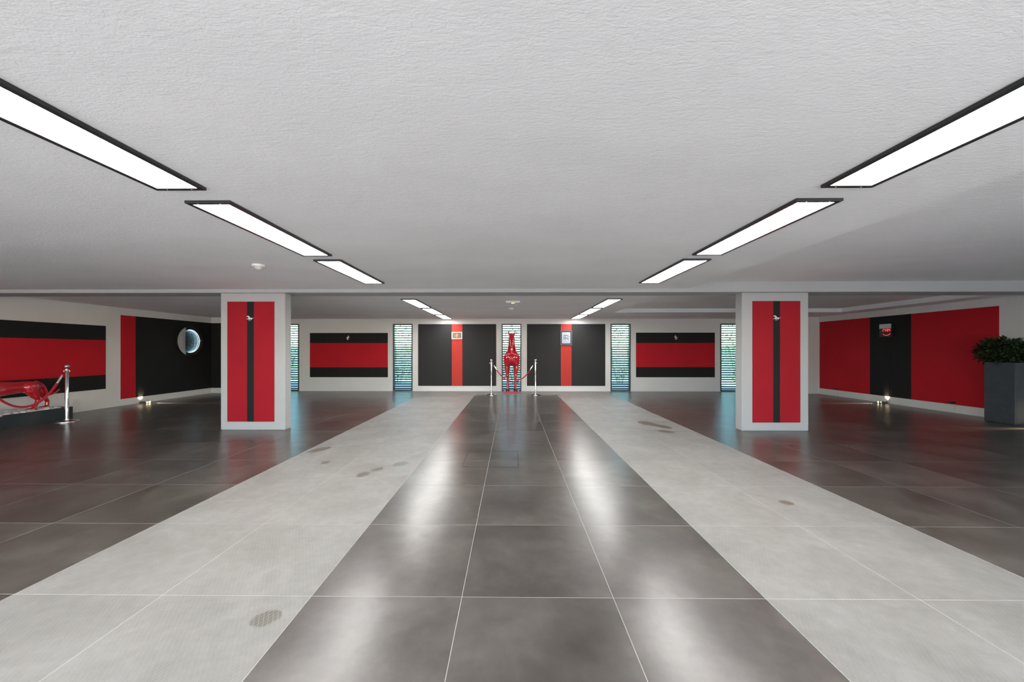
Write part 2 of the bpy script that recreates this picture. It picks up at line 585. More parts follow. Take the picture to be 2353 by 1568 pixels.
tag(fw.build('wall_front', M['wall']), 'white wall behind the viewer with a wide opening added to let in daylight', None, None, 'structure')

# ------------------------------------------------------------------ windows with louvre slats
NS = 28
pitch = (WZ1 - WZ0 - .07) / NS
ww = WIN[1][1] - WIN[1][0]
def slat_mesh():
    dp, th, ti = .058, .005, math.radians(34)
    b = MB(); n = 10
    ring = []
    for i in range(n):
        a = 2 * math.pi * i / n
        u, v = math.cos(a) * dp / 2, math.sin(a) * th / 2
        ring.append((u * math.cos(ti) - v * math.sin(ti), u * math.sin(ti) + v * math.cos(ti)))
    L = ww - .07
    vs = [(-L / 2, y, z) for y, z in ring] + [(L / 2, y, z) for y, z in ring]
    fs = [tuple(range(n)), tuple(reversed(range(n, 2 * n)))] + [(i, (i + 1) % n, n + (i + 1) % n, n + i) for i in range(n)]
    b.add(vs, fs)
    return b.mesh('slat', M['slat'])
sm = slat_mesh()
fr = .034
fm = MB()
for s in (-1, 1):
    xa, xb = (-ww / 2, -ww / 2 + fr) if s < 0 else (ww / 2 - fr, ww / 2)
    fm.box(xa, xb, -.006, .075, WZ0, WZ1, .003)
fm.box(-ww / 2 + fr, ww / 2 - fr, -.006, .075, WZ1 - fr, WZ1, .003)
fm.box(-ww / 2 + fr, ww / 2 - fr, -.006, .075, WZ0, WZ0 + fr, .003)
fmesh = fm.mesh('window_frame', M['frame_black'])
pmesh = MB().box(-ww / 2 + .01, ww / 2 - .01, .10, .106, WZ0 + .01, WZ1 - .01).mesh('pane', M['pane'])
WPOS = ['leftmost, half hidden by the left pillar', 'second from the left', 'central, behind the red horse statue', 'second from the right', 'rightmost, half hidden by the right pillar']
for i, (a, b) in enumerate(WIN):
    cx = (a + b) / 2
    o = bpy.data.objects.new('window_%d' % (i + 1), fmesh); COL.objects.link(o)
    o.location = (cx, YB, 0); o.scale = ((b - a) / ww, 1, 1)
    tag(o, 'narrow black louvred window, ' + WPOS[i], None, 'louvred windows in the back wall', 'structure')
    for k in range(NS):
        s = bpy.data.objects.new('slat', sm); COL.objects.link(s); s.parent = o
        s.location = (0, .035, WZ0 + fr + pitch * (k + .5))
    p = bpy.data.objects.new('pane', pmesh); COL.objects.link(p); p.parent = o

# ------------------------------------------------------------------ pillars
def pillar(x0, x1, y0, y1, label):
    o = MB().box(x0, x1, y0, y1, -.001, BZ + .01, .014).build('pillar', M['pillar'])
    return tag(o, label, 'pillar', 'pillars under the cross beam', 'structure')
pillar(-4.462, -3.468, 5.585, 5.745, 'wide flat white pillar on the left')
pillar(3.50, 4.505, 5.60, 5.765, 'wide flat white pillar on the right')

# ------------------------------------------------------------------ painted wall panels
TH = .008
def panel(label, faces, group='striped wall panels'):
    """faces: list of (name, material, wall, u0, u1, z0, z1); wall = ('y', Y) facing -Y, ('x', X, s) facing s"""
    first = faces[0]
    w0 = first[2]
    loc = (first[3], w0[1], first[5]) if w0[0] == 'y' else (w0[1], first[3], first[5])
    t = thing('wall_panel', label, 'panel', loc, 0, group)
    L = Vector(loc)
    for nm, m, w, u0, u1, z0, z1 in faces:
        if w[0] == 'y': b = MB().box(u0 - L.x, u1 - L.x, w[1] - TH - L.y, w[1] - L.y, z0 - L.z, z1 - L.z)
        elif w[2] > 0: b = MB().box(w[1] - L.x, w[1] + TH - L.x, u0 - L.y, u1 - L.y, z0 - L.z, z1 - L.z)
        else: b = MB().box(w[1] - TH - L.x, w[1] - L.x, u0 - L.y, u1 - L.y, z0 - L.z, z1 - L.z)
        b.build(nm, m, t)
    return t, L
B, R_, C_, RB = M['black'], M['red'], M['charcoal'], M['red_bright']
by = ('y', YB)
p1, L1 = panel('black panel with broad red horizontal band, left of the second window on back wall',
    [('black_band', B, by, -6.032, -3.692, 1.437, 1.74), ('red_band', R_, by, -6.032, -3.692, .712, 1.437), ('black_band', B, by, -6.032, -3.692, .415, .712)])
p4, L4 = panel('black panel with broad red horizontal band, right part of back wall by the right pillar',
    [('black_band', B, by, 3.703, 6.03, 1.438, 1.745), ('red_band', R_, by, 3.703, 6.03, .722, 1.438), ('black_band', B, by, 3.703, 6.03, .42, .722)])
p2, L2 = panel('charcoal panel with narrow orange-red vertical stripe, left of the horse statue',
    [('charcoal_field', C_, by, -2.783, -1.776, .159, 2.002), ('red_stripe', RB, by, -1.776, -1.462, .159, 2.002), ('charcoal_field', C_, by, -1.462, -.452, .159, 2.002)])
p3, L3 = panel('charcoal panel with narrow orange-red vertical stripe, right of the horse statue',
    [('charcoal_field', C_, by, .466, 1.473, .161, 2.003), ('red_stripe', RB, by, 1.473, 1.79, .161, 2.003), ('charcoal_field', C_, by, 1.79, 2.791, .161, 2.003)])
lw = ('x', XL, 1)
panel('near left wall panel, black with wide red band, behind the red panther statue',
    [('black_band', B, lw, 4.2, 7.67, 1.437, 1.738), ('red_band', R_, lw, 4.2, 7.67, .705, 1.437), ('black_band', B, lw, 4.2, 7.67, .408, .705)])
panel('far left wall panel, black with red end stripe, wrapping the corner',
    [('red_stripe', R_, lw, 7.97, 8.285, .147, 1.997), ('black_field', B, lw, 8.285, YS - TH, .147, 1.997), ('black_return', B, ('y', YS), XL, -7.735, .147, 1.997)])
rw = ('x', XR, -1)
panel('large right wall panel, two red fields with black stripe between',
    [('red_field', R_, rw, 6.59, 8.017, .16, 2.012), ('black_stripe', B, rw, 8.017, 8.93, .16, 2.012), ('red_field', R_, rw, 8.93, 10.372, .16, 2.012)])
ly, ry = ('y', 5.585), ('y', 5.60)
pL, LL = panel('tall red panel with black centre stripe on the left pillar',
    [('red_field', M['red_darkened'], ly, -4.352, -4.047, .13, 1.969), ('black_stripe', B, ly, -4.047, -3.942, .13, 1.969), ('red_field', M['red_darkened'], ly, -3.942, -3.630, .13, 1.969)], 'striped pillar panels')
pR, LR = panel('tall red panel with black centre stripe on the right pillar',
    [('red_field', M['red_darkened'], ry, 3.658, 3.968, .128, 1.970), ('black_stripe', B, ry, 3.968, 4.069, .128, 1.970), ('red_field', M['red_darkened'], ry, 4.069, 4.375, .128, 1.970)], 'striped pillar panels')

# horse emblems (outline in units of the emblem's height)
GALLOP = [(-.62, .30), (-.60, .38), (-.50, .43), (-.40, .47), (-.34, .52), (-.30, .46), (-.16, .42), (-.05, .30), (.02, .16), (.16, .10), (.32, .10), (.44, .06),
          (.56, .07), (.72, .10), (.78, .08), (.72, .04), (.52, .00), (.44, -.04), (.40, -.16), (.28, -.26), (.16, -.36), (.10, -.42), (.06, -.40), (.14, -.30),
          (.22, -.20), (.20, -.12), (.06, -.14), (-.04, -.16), (-.02, -.30), (-.10, -.42), (-.16, -.52), (-.21, -.49), (-.14, -.36), (-.14, -.24),
          (-.24, -.22), (-.38, -.16), (-.50, -.08), (-.54, -.12), (-.46, -.22), (-.50, -.26), (-.58, -.14), (-.54, -.02), (-.40, -.06), (-.30, -.06),
          (-.32, .08), (-.34, .22), (-.40, .28), (-.50, .27)]
REAR = [(.02, .56), (.06, .62), (.09, .56), (.20, .48), (.24, .42), (.16, .40), (.10, .40), (.10, .30), (.20, .22), (.32, .26), (.40, .20), (.37, .08), (.31, .09),
        (.32, .18), (.22, .14), (.14, .12), (.26, .04), (.24, -.06), (.19, -.04), (.19, .01), (.06, -.02), (.02, -.14), (.10, -.26), (.04, -.44), (.12, -.50), (.10, -.54), (-.02, -.52),
        (-.02, -.34), (-.08, -.24), (-.16, -.34), (-.14, -.50), (-.06, -.55), (-.08, -.59), (-.22, -.56), (-.24, -.34), (-.20, -.16), (-.26, -.08),
        (-.34, -.16), (-.42, -.08), (-.40, .12), (-.34, .22), (-.28, .16), (-.33, .08), (-.32, -.02), (-.22, .04), (-.12, .16), (-.06, .34), (-.04, .48)]
def emblem(parent, L, x, z, y, poly, h, mx, material, label, name='emblem'):
    b = MB()
    b.prism(poly, .006, lambda u, v, w: (x + u * h * mx - L.x, y - .006 + w - L.y, z + v * h - L.z))
    o = b.build(name, material, parent)
    o['label'] = label
    return o
emblem(pL, LL, -4.000, 1.712, 5.585 - TH, GALLOP, .083, 1, M['chrome'], 'chrome galloping horse emblem')
emblem(pR, LR, 4.016, 1.712, 5.60 - TH, GALLOP, .083, 1, M['chrome'], 'chrome galloping horse emblem')
emblem(p1, L1, -4.882, 1.593, YB - TH, REAR, .115, 1, M['chrome'], 'chrome rearing horse emblem')
emblem(p4, L4, 4.872, 1.597, YB - TH, REAR, .115, -1, M['chrome'], 'chrome rearing horse emblem')

# ------------------------------------------------------------------ ceiling lights
LW, LLEN, LH = .284, 1.29, .017
lf = MB(); f = .028
lf.box(-LW / 2, -LW / 2 + f, 0, LLEN, -LH, 0, .002).box(LW / 2 - f, LW / 2, 0, LLEN, -LH, 0, .002)
lf.box(-LW / 2 + f, LW / 2 - f, 0, f, -LH, 0, .002).box(-LW / 2 + f, LW / 2 - f, LLEN - f, LLEN, -LH, 0, .002)
lf_me = lf.mesh('lamp_frame', M['frame_black'])
ld_me = MB().box(-LW / 2 + f, LW / 2 - f, f, LLEN - f, -LH + .003, -.006).mesh('diffuser', M['lamp'])
sc_me = MB().lathe([(.0001, -.0015), (.003, -.0012), (.0035, 0)], 8).mesh('screw', M['steel'])
def ceiling_light(x, y, z, label, length=None):
    t = thing('ceiling_light', label, 'ceiling light', (x, y, z), 0, 'rows of linear ceiling lights')
    a = bpy.data.objects.new('lamp_frame', lf_me); COL.objects.link(a); a.parent = t
    b = bpy.data.objects.new('diffuser', ld_me); COL.objects.link(b); b.parent = t
    for yy in (.013, LLEN - .013):
        for xx in (-.07, .07):
            s = bpy.data.objects.new('screw', sc_me); COL.objects.link(s); s.parent = t
            s.location = (xx, yy, -LH)
    if length: t.scale = (1, length / LLEN, 1)
    return t
names = ['nearest, cut by the frame edge', 'second from the viewer', 'last before the cross beam', 'first beyond the cross beam', 'middle one beyond the cross beam', 'farthest, close to the back wall']
ys = [(.78, ZC1), (2.243, ZC1), (3.713, ZC1), (6.655, ZC2), (8.12, ZC2), (9.585, ZC2)]
for side, x in (('left', -1.876), ('right', 1.874)):
    for i, (y, z) in enumerate(ys):
        ceiling_light(x, y, z, 'long white ceiling light in black frame, %s row, %s' % (side, names[i]), 1.16 if i == 5 else None)
    for j, y in enumerate((-.69, -2.16)):
        ceiling_light(x, y, ZC1, 'long white ceiling light in black frame, %s row, %s behind the viewer' % (side, ('first', 'second')[j]))

# ------------------------------------------------------------------ small ceiling fittings
t = thing('motion_detector', 'small white domed detector on the front ceiling, left of the light row', 'detector', (-2.74, 3.95, ZC1))
MB().lathe([(.062, 0), (.062, -.018), (.052, -.026), (.03, -.027)], 24).build('detector_base', M['white_plastic'], t, True)
MB().lathe([(.042, -.024), (.038, -.04), (.026, -.052), (.0001, -.057)], 24).build('dome', M['beige_plastic'], t, True)
t = thing('smoke_detector', 'small round white smoke detector behind the exit lamp', 'detector', (0, 8.14, ZC2))
MB().lathe([(.058, 0), (.058, -.016), (.05, -.022)], 24).build('detector_base', M['white_plastic'], t, True)
MB().lathe([(.048, -.020), (.046, -.046), (.036, -.054), (.0001, -.056)], 24).build('detector_head', M['white_plastic'], t, True)
for k in range(12):
    a = 2 * math.pi * k / 12
    MB().box(-.006, .006, -.0015, .0015, -.042, -.028).build('vent_slot', M['dark_plastic'], t, loc=(.0475 * math.cos(a), .0475 * math.sin(a), 0)).rotation_euler = (0, 0, a + math.pi / 2)
t = thing('emergency_light', 'flat white emergency lamp with amber glow on the back ceiling', 'emergency lamp', (.03, 6.98, ZC2))
MB().box(-.135, .135, -.05, .05, -.036, 0, .008).build('housing', M['white_plastic'], t, True)
MB().box(-.120, .120, .051, .075, -.030, -.004, .004).build('lens', M['beige_plastic'], t, True)
MB().box(-.03, .03, .0, .03, -.041, -.034, .002).build('amber_lamp', M['led_amber'], t)
MB().box(-.048, -.040, -.053, -.048, -.024, -.018).build('test_button', M['dark_plastic'], t)

# ------------------------------------------------------------------ pictures on the back wall
def framed(name, label, x0, x1, z0, z1, fw, fm, pm, y):
    cx, cz = (x0 + x1) / 2, (z0 + z1) / 2
    t = thing(name, label, 'picture', (cx, y, cz))
    hw, hh = (x1 - x0) / 2, (z1 - z0) / 2
    b = MB()
    b.box(-hw, -hw + fw, -.028, 0, -hh, hh, .003).box(hw - fw, hw, -.028, 0, -hh, hh, .003)
    b.box(-hw + fw, hw - fw, -.028, 0, -hh, -hh + fw, .003).box(-hw + fw, hw - fw, -.028, 0, hh - fw, hh, .003)
    b.build('picture_frame', fm, t)
    MB().box(-hw + fw, hw - fw, -.012, 0, -hh + fw, hh - fw).build('print', pm, t)
    return t, hw - fw, hh - fw
yw = YB - TH
t, hw, hh = framed('picture', 'small white-framed picture with orange band and yellow rearing horse on left red stripe', -1.778, -1.464, 1.555, 1.765, .021, M['white_frame'], M['olive'], yw)
MB().box(-.036, .036, -.0135, -.012, -hh, hh).build('orange_band', M['orange'], t)
emblem(t, Vector((0, 0, 0)), 0, 0, -.0135, REAR, .10, 1, M['yellow'], 'yellow rearing horse', 'horse_figure')
t, hw, hh = framed('picture', 'dark-framed silver plaque with interlaced letters RR on right red stripe', 1.455, 1.802, 1.368, 1.815, .028, M['grey_frame'], M['ink'], yw)
MB().box(-.122, .122, -.016, -.012, -.166, .166, .0).build('plaque', M['plate_blue'], t)
rot = (math.pi / 2, 0, 0)
def letter_r(dx, dz, dep):
    b = MB()
    def stroke(pts, w):
        for (xa, za), (xb, zb) in zip(pts, pts[1:]):
            d = Vector((xb - xa, zb - za)); d.normalize(); n_ = Vector((-d.y, d.x)) * w / 2; d *= w * .3
            P = [(xa - d.x + n_.x, za - d.y + n_.y), (xb + d.x + n_.x, zb + d.y + n_.y), (xb + d.x - n_.x, zb + d.y - n_.y), (xa - d.x - n_.x, za - d.y - n_.y)]
            b.prism(P, .003, lambda u, v, w_: (u + dx, -.0155 - dep - w_, v + dz))
    stroke([(-.066, .078), (-.066, -.070)], .015)
    bowl = [(-.066, .074), (.005, .074)] + [(.012 + .040 * math.sin(a * math.pi / 8), .034 + .040 * math.cos(a * math.pi / 8)) for a in range(1, 8)] + [(.010, -.006)]
    stroke(bowl, .010)
    stroke([(-.066, -.006), (.010, -.006)], .006)
    stroke([(.012, -.006), (.046, -.070)], .012)
    b.build('letter', M['ink'], t)
letter_r(-.004, .008, 0)
letter_r(.036, -.008, .0008)
text('ROLLS', .058, M['ink_soft'], t, (0, -.0165, .124), rot, 'lettering', .001, 1.0)
text('ROYCE', .058, M['ink_soft'], t, (0, -.0165, -.130), rot, 'lettering', .001, .98)

# ------------------------------------------------------------------ infinity mirror on the left wall
t = thing('infinity_mirror', 'round glowing tunnel mirror on the black left wall panel', 'mirror', (XL + TH, 9.663, 1.465), 0)
RO, RI, DP = .388, .308, .052
def disc(r, x, th, n=64):
    b = MB()
    ring = [(math.cos(2 * math.pi * i / n) * r, math.sin(2 * math.pi * i / n) * r) for i in range(n)]
    b.prism(ring, th, lambda u, v, w: (x + w, u, v))
    return b
def annulus(r0, r1, x0, x1, n=64):
    b = MB(); vs = []; fs = []
    for i in range(n):
        a = 2 * math.pi * i / n; c, s = math.cos(a), math.sin(a)
        vs += [(x0, c * r0, s * r0), (x0, c * r1, s * r1), (x1, c * r1, s * r1), (x1, c * r0, s * r0)]
    for i in range(n):
        j = (i + 1) % n
        for k in range(4):
            fs.append((i * 4 + k, j * 4 + k, j * 4 + (k + 1) % 4, i * 4 + (k + 1) % 4))
    return b.add(vs, fs)
annulus(RI, RO, 0, DP).build('mirror_frame', M['dark_plastic'], t, True)
disc(RI, .002, .004).build('back_mirror', M['mirror'], t)
annulus(RI - .010, RI - .002, .022, .030).build('led_ring', M['led_ice'], t)
b = MB(); n = 64
b.add([(DP - .006, math.cos(2 * math.pi * i / n) * RI, math.sin(2 * math.pi * i / n) * RI) for i in range(n)], [tuple(range(n))])
b.build('front_glass', M['mirror_glass'], t)
annulus(RI, RO, DP, DP + .003).build('rim_glass', mat('mirrored_rim', (.50, .51, .53), .02, 1.0), t)

# ------------------------------------------------------------------ clock on the right wall
t = thing('wall_clock', 'square black digital clock with red 17:04 display on right wall', 'clock', (XR - TH, 8.518, 1.68), 0)
MB().box(-.05, 0, -.138, .138, -.15, .15, .004).build('clock_case', M['dark_plastic'], t)
MB().box(-.053, -.049, -.132, .132, .045, .146).build('top_strip', M['silver_strip'], t)
SEG = {'0': 'abcdef', '1': 'bc', '7': 'abc', '4': 'fgbc'}
def digit(ch, yc, zc, w, h, th):
    b = MB(); x0, x1 = -.0535, -.0495
    # viewer's left is +y
    bars = {'a': (-w / 2, w / 2, h / 2 - th, h / 2), 'g': (-w / 2, w / 2, -th / 2, th / 2), 'd': (-w / 2, w / 2, -h / 2, -h / 2 + th),
            'f': (w / 2 - th, w / 2, 0, h / 2), 'e': (w / 2 - th, w / 2, -h / 2, 0), 'b': (-w / 2, -w / 2 + th, 0, h / 2), 'c': (-w / 2, -w / 2 + th, -h / 2, 0)}
    for s in SEG[ch]:
        a = bars[s]; b.box(x0, x1, yc + a[0], yc + a[1], zc + a[2], zc + a[3])
    return b
for ch, yc in (('1', .056), ('7', .008), ('0', -.052), ('4', -.094)):
    digit(ch, yc, .003, .030, .058, .007).build('digit', M['led_red'], t)
MB().box(-.0535, -.0495, -.026, -.019, .012, .019).box(-.0535, -.0495, -.026, -.019, -.012, -.005).build('colon', M['led_red'], t)
ab = MB(); pts = []
for i in range(17):
    a = math.radians(205 + (338 - 205) * i / 16)
    pts.append((-.051, -.026 - math.cos(a) * .088, -.052 + math.sin(a) * .056 - .006))
ab.tube(pts, [.0025 + .003 * i / 16 for i in range(17)], 6)
ab.build('second_arc', M['led_red'], t)
MB().box(-.008, 0, -.046, -.040, -1.61, -.15).build('cable_trunk', M['dark_plastic'], t)

# ------------------------------------------------------------------ small lamps standing on the floor by the walls
def floor_uplight(x, y, s, label):
    t = thing('floor_spotlight', label, 'floor lamp', (x, y, 0), 0, 'small floor spotlights along the walls')
    MB().box(-.10, .07, -.045, .045, 0, .035, .006).build('lamp_base', M['grey_frame'], t)
    up = MB().lathe([(.026, .034), (.028, .05), (.022, .05), (.018, .046), (.0001, .045)], 16, (s * -.055, 0, 0)).build('upward_lamp', M['grey_frame'], t, True)
    MB().lathe([(.017, .0462), (.0001, .049)], 12, (s * -.055, 0, 0)).build('upward_bulb', M['led_warm'], t)
    for k in range(3):
        MB().ball((s * .075 + s * .022 * (k % 2), -.034 + .034 * k, .026), .014, 10, 6).build('bulb', M['led_warm'], t, True)
    ld = bpy.data.lights.new('wall_spot', 'SPOT'); ld.energy = 10; ld.color = (1, .78, .50); ld.spot_size = math.radians(70); ld.spot_blend = .9; ld.shadow_soft_size = .012
    lo = bpy.data.objects.new('wall_spot', ld); COL.objects.link(lo); lo.parent = t
    lo.location = (s * -.055, 0, .062); lo.rotation_euler = Vector((-s * .70, 0, 1)).to_track_quat('-Z', 'Y').to_euler()
    ld = bpy.data.lights.new('floor_spot', 'SPOT'); ld.energy = 300; ld.color = (1, .76, .46); ld.spot_size = math.radians(16); ld.spot_blend = .6; ld.shadow_soft_size = .008
    lo = bpy.data.objects.new('floor_spot', ld); COL.objects.link(lo); lo.parent = t
    lo.location = (s * .125, 0, .022); lo.rotation_euler = Vector((s, 0, -.03)).to_track_quat('-Z', 'Y').to_euler()
    return t
floor_uplight(XL + .115, 8.40, 1, 'small lit spotlight on the floor by the left wall, below the black panel')
floor_uplight(XR - .115, 8.52, -1, 'small lit spotlight on the floor below the digital clock')
floor_uplight(XR - .115, 5.80, -1, 'small lit spotlight on the floor at right wall, this side of the planter')

# wall sockets
def socket(name, label, x, y, z, s, w, hgt, m, th=.018):
    t = thing(name, label, 'socket', (x, y, z))
    MB().box(0 if s > 0 else -th, th if s > 0 else 0, -w / 2, w / 2, -hgt / 2, hgt / 2, .004).build('cover_plate', m, t)
    MB().box(th - .002 if s > 0 else -th - .001, th + .001 if s > 0 else -th + .002, -w * .28, w * .28, -hgt * .25, hgt * .25).build('socket_insert', m, t)
    return t
socket('wall_socket', 'pale double socket plate low on the left wall beside the tray', XL, 7.15, .215, 1, .105, .085, M['beige_plastic'])
for yy, lab, L in ((9.81, 'small black cable outlet low on right panel, far from the planter', 0), (7.25, 'small black cable outlet low on right panel, next to the planter', 1)):
    t = socket('cable_outlet', lab, XR - TH, yy, .20, -1, .05, .035, M['dark_plastic'], .05)
    if L:
        MB().tube([(-.025, .0, .0), (-.04, .05, .004), (-.045, .11, .0)], [.008, .006, .004], 8).build('plug_lead', M['dark_plastic'], t, True)
    MB().tube([(-.004, -.01, -.01), (-.004, -.012, -.10), (-.004, -.01, -.17)], .003, 6).build('cable', M['beige_plastic'], t, True)

# ------------------------------------------------------------------ rope barriers
def make_stanchion():
    t = thing('barrier_post', 'x', 'barrier post', (0, 0, 0), 0, 'steel rope barrier posts')
    MB().lathe([(.148, 0), (.150, .006), (.148, .014), (.12, .020), (.06, .026), (.034, .032), (.030, .05), (.0001, .05)], 40).build('base_plate', M['steel'], t, True)
    MB().lathe([(.0235, .03), (.0235, .885), (.020, .89)], 24).build('pole', M['steel'], t, True)
    MB().lathe([(.020, .885), (.036, .888), (.036, .894), (.016, .900), (.012, .915)], 24).build('collar', M['steel'], t, True)
    MB().lathe([(.0125, .908), (.014, .915), (.030, .928), (.0365, .946), (.034, .962), (.022, .976), (.0001, .980)], 24).build('finial', M['steel'], t, True)
    for k in range(4):
        a = k * math.pi / 2
        o = MB().tube([(.030, 0, .886), (.046, 0, .878), (.048, 0, .862), (.040, 0, .852)], .0035, 6).build('hook', M['steel'], t, True)
        o.rotation_euler = (0, 0, a)
    return t
st = make_stanchion()
POSTS = [(-.548, 10.02, 'polished steel barrier post left of the horse statue'), (.660, 10.03, 'polished steel barrier post right of the horse statue'),
         (-7.59, 6.19, 'polished steel barrier post by the pebble tray and panther'), (-7.59, 5.12, 'polished steel barrier post at the near end of the panther rope')]
for i, (x, y, lab) in enumerate(POSTS):
    o = st if i == 0 else copy_tree(st)
    o.location = (x, y, 0); o['label'] = lab

def rope(a, b, z0, zlow, label, r=.014):
    A, Bv = Vector((*a, z0)), Vector((*b, z0))
    mid = (A + Bv) / 2
    t = thing('barrier_rope', label, 'rope', (mid.x, mid.y, 0), 0, 'red barrier ropes')
    N = 28
    half = (Bv - A).length / 2
    kk = 1.5
    pts = []
    for i in range(N + 1):
        u = i / N; p = A.lerp(Bv, u)
        q = (math.cosh(kk * (2 * u - 1)) - 1) / (math.cosh(kk) - 1)
        pts.append(Vector((p.x - mid.x, p.y - mid.y, zlow + (z0 - zlow) * q)))
    MB().tube(pts[2:-2], r, 12).build('rope', M['rope'], t, True)
    for e, s in ((0, 1), (N, -1)):
        q0, q1, q2 = pts[e], pts[e + s], pts[e + 3 * s]
        MB().tube([q1.lerp(q0, .3), q1, q1.lerp(q2, .75)], [.012, .0165, .0165], 12).build('clasp', M['chrome'], t, True)
    return t
rope((-.502, 10.02), (.614, 10.03), .862, .37, 'red rope hanging before the horse statue')
rope((-7.59, 6.145), (-7.59, 5.165), .862, .34, 'red rope hanging before the panther and pebble tray', .0165)

# ------------------------------------------------------------------ statues (one continuous body each)
def body(name, prims, parent, material, voxel, smooth_it=6):
    b = MB()
    for p in prims:
        if p[0] == 't': b.tube(p[1], p[2], 18)
        else: b.ball(p[1], p[2], 18, 12, 0, p[3] if len(p) > 3 else None)
    o = b.build(name, material, parent)
    r = o.modifiers.new('remesh', 'REMESH'); r.mode = 'VOXEL'; r.voxel_size = voxel
    s = o.modifiers.new('smooth', 'SMOOTH'); s.iterations = smooth_it; s.factor = .5
    dg = bpy.context.evaluated_depsgraph_get()
    me = bpy.data.meshes.new_from_object(o.evaluated_get(dg))
    me.name = name
    o.modifiers.clear()
    o.data = me
    o.data.materials.clear(); o.data.materials.append(material)
    o.data.polygons.foreach_set('use_smooth', [True] * len(o.data.polygons))
    return o

# horse, facing the viewer (-Y); local origin on the plinth top between the forefeet
HZ = .055
t = thing('horse_statue', 'glossy red horse statue on a low plinth before the central window', 'statue', (.008, 10.46, 0))
MB().box(-.225, .225, -.17, .44, 0, HZ, .006).build('plinth', M['plinth_red'], t)
def E(rx, ry): return (rx, ry)
hp = []
up_ = None
# trunk: chest to rump (x-radius, z-radius)
hp.append(('t', [(0, -.10, .93), (0, -.02, .915), (0, .12, .91), (0, .24, .92), (0, .33, .94)], [(.155, .15), (.205, .185), (.205, .20), (.205, .20), (.16, .16)]))
hp.append(('b', (-.085, -.10, .89), (.115, .105, .145)))
hp.append(('b', (.085, -.10, .89), (.115, .105, .145)))
hp.append(('b', (0, -.11, .99), (.12, .10, .13)))
for s in (-1, 1):
    hp.append(('b', (s * .112, -.01, .94), (.098, .13, .19)))        # shoulder
    hp.append(('b', (s * .095, .29, .92), (.11, .13, .18)))           # haunch
# neck and head
hp.append(('t', [(0, .02, 1.02), (0, -.03, 1.20), (0, -.06, 1.36), (0, -.07, 1.50), (0, -.10, 1.56)], [(.150, .20), (.118, .17), (.092, .135), (.078, .10), (.070, .075)]))
hp.append(('t', [(0, -.07, 1.565), (0, -.14, 1.525), (0, -.20, 1.44), (0, -.255, 1.35), (0, -.285, 1.285)], [(.072, .08), (.084, .088), (.070, .075), (.054, .055), (.050, .046)]))
hp.append(('b', (0, -.295, 1.265), (.052, .042, .045)))
for s in (-1, 1):
    hp.append(('b', (s * .060, -.13, 1.455), (.035, .06, .065)))      # cheek
    hp.append(('b', (s * .072, -.17, 1.512), (.018, .022, .020)))     # brow
    hp.append(('b', (s * .033, -.318, 1.285), (.018, .016, .020)))    # nostril
    hp.append(('t', [(s * .060, -.07, 1.585), (s * .078, -.075, 1.64), (s * .088, -.085, 1.68), (s * .094, -.09, 1.71)], [(.034, .020), (.034, .022), (.024, .018), (.008, .008)]))
    # foreleg
    hp.append(('t', [(s * .135, .0, .96), (s * .142, -.005, .80), (s * .138, -.005, .66), (s * .122, -.005, .50), (s * .117, -.008, .44), (s * .115, 0, .39), (s * .114, .005, .24), (s * .114, .008, .16), (s * .116, -.012, .10), (s * .118, -.03, .06)],
               [(.085, .10), (.076, .085), (.062, .066), (.041, .044), (.042, .046), (.033, .035), (.026, .030), (.031, .034), (.030, .032), (.040, .042)]))
    # hind leg with hock pointing back
    hp.append(('t', [(s * .11, .27, .92), (s * .115, .22, .76), (s * .110, .27, .60), (s * .105, .345, .47), (s * .105, .335, .38), (s * .105, .325, .22), (s * .105, .31, .12), (s * .108, .295, .06)],
               [(.10, .12), (.080, .095), (.055, .065), (.038, .046), (.034, .036), (.027, .030), (.032, .034), (.040, .042)]))
hp.append(('t', [(0, .38, 1.03), (0, .425, .98), (0, .435, .90), (0, .43, .82)], [(.03, .03), (.036, .03), (.034, .03), (.014, .014)]))  # tail
hb_ = body('horse_body', hp, t, M['red_gloss'], .011, 5)
hb_.location = (0, 0, HZ)
mane = MB()
for i in range(9):
    u = i / 8
    mane.ball((.004 * (-1) ** i, -.045 + .125 * u * .6 + .02, 1.62 - .46 * u), (.022, .05, .045), 10, 6)
mm = mane.build('mane', M['red_gloss'], t, True); mm.location = (0, .02, HZ)
for s in (-1, 1):
    for (yy, xx) in ((-.035, .118), (.29, .108)):
        MB().lathe([(.052, 0), (.050, .02), (.041, .07), (.030, .078)], 18, (s * xx, yy, HZ)).build('hoof', M['hoof'], t, True)
    MB().ball((s * .078, -.175, 1.50 + HZ), (.010, .014, .012), 10, 6).build('eye', M['red_gloss'], t, True)

# panther, walking towards the viewer's left (-Y) in a tray of pebbles
TX0_, TX1_, TY0_, TY1_, TZ = -8.46, -7.86, 3.75, 6.50, .215
t = thing('pebble_tray', 'long low black tray filled with white pebbles along the left wall', 'tray', (TX1_, TY1_, 0))
def rel(x0, x1, y0, y1, z0, z1, c=0.0): return (x0 - TX1_, x1 - TX1_, y0 - TY1_, y1 - TY1_, z0, z1, c)
tb = MB()
tb.box(*rel(TX1_ - .022, TX1_, TY0_, TY1_, 0, TZ, .002)).box(*rel(TX0_, TX0_ + .022, TY0_, TY1_, 0, TZ, .002))
tb.box(*rel(TX0_ + .022, TX1_ - .022, TY1_ - .10, TY1_, 0, TZ, .002)).box(*rel(TX0_ + .022, TX1_ - .022, TY0_, TY0_ + .10, 0, TZ, .002))
tb.box(*rel(TX0_ + .022, TX1_ - .022, TY0_ + .10, TY1_ - .10, 0, .165))
tb.build('tray_box', M['tray'], t)
rp = random.Random(3)
pebs = []
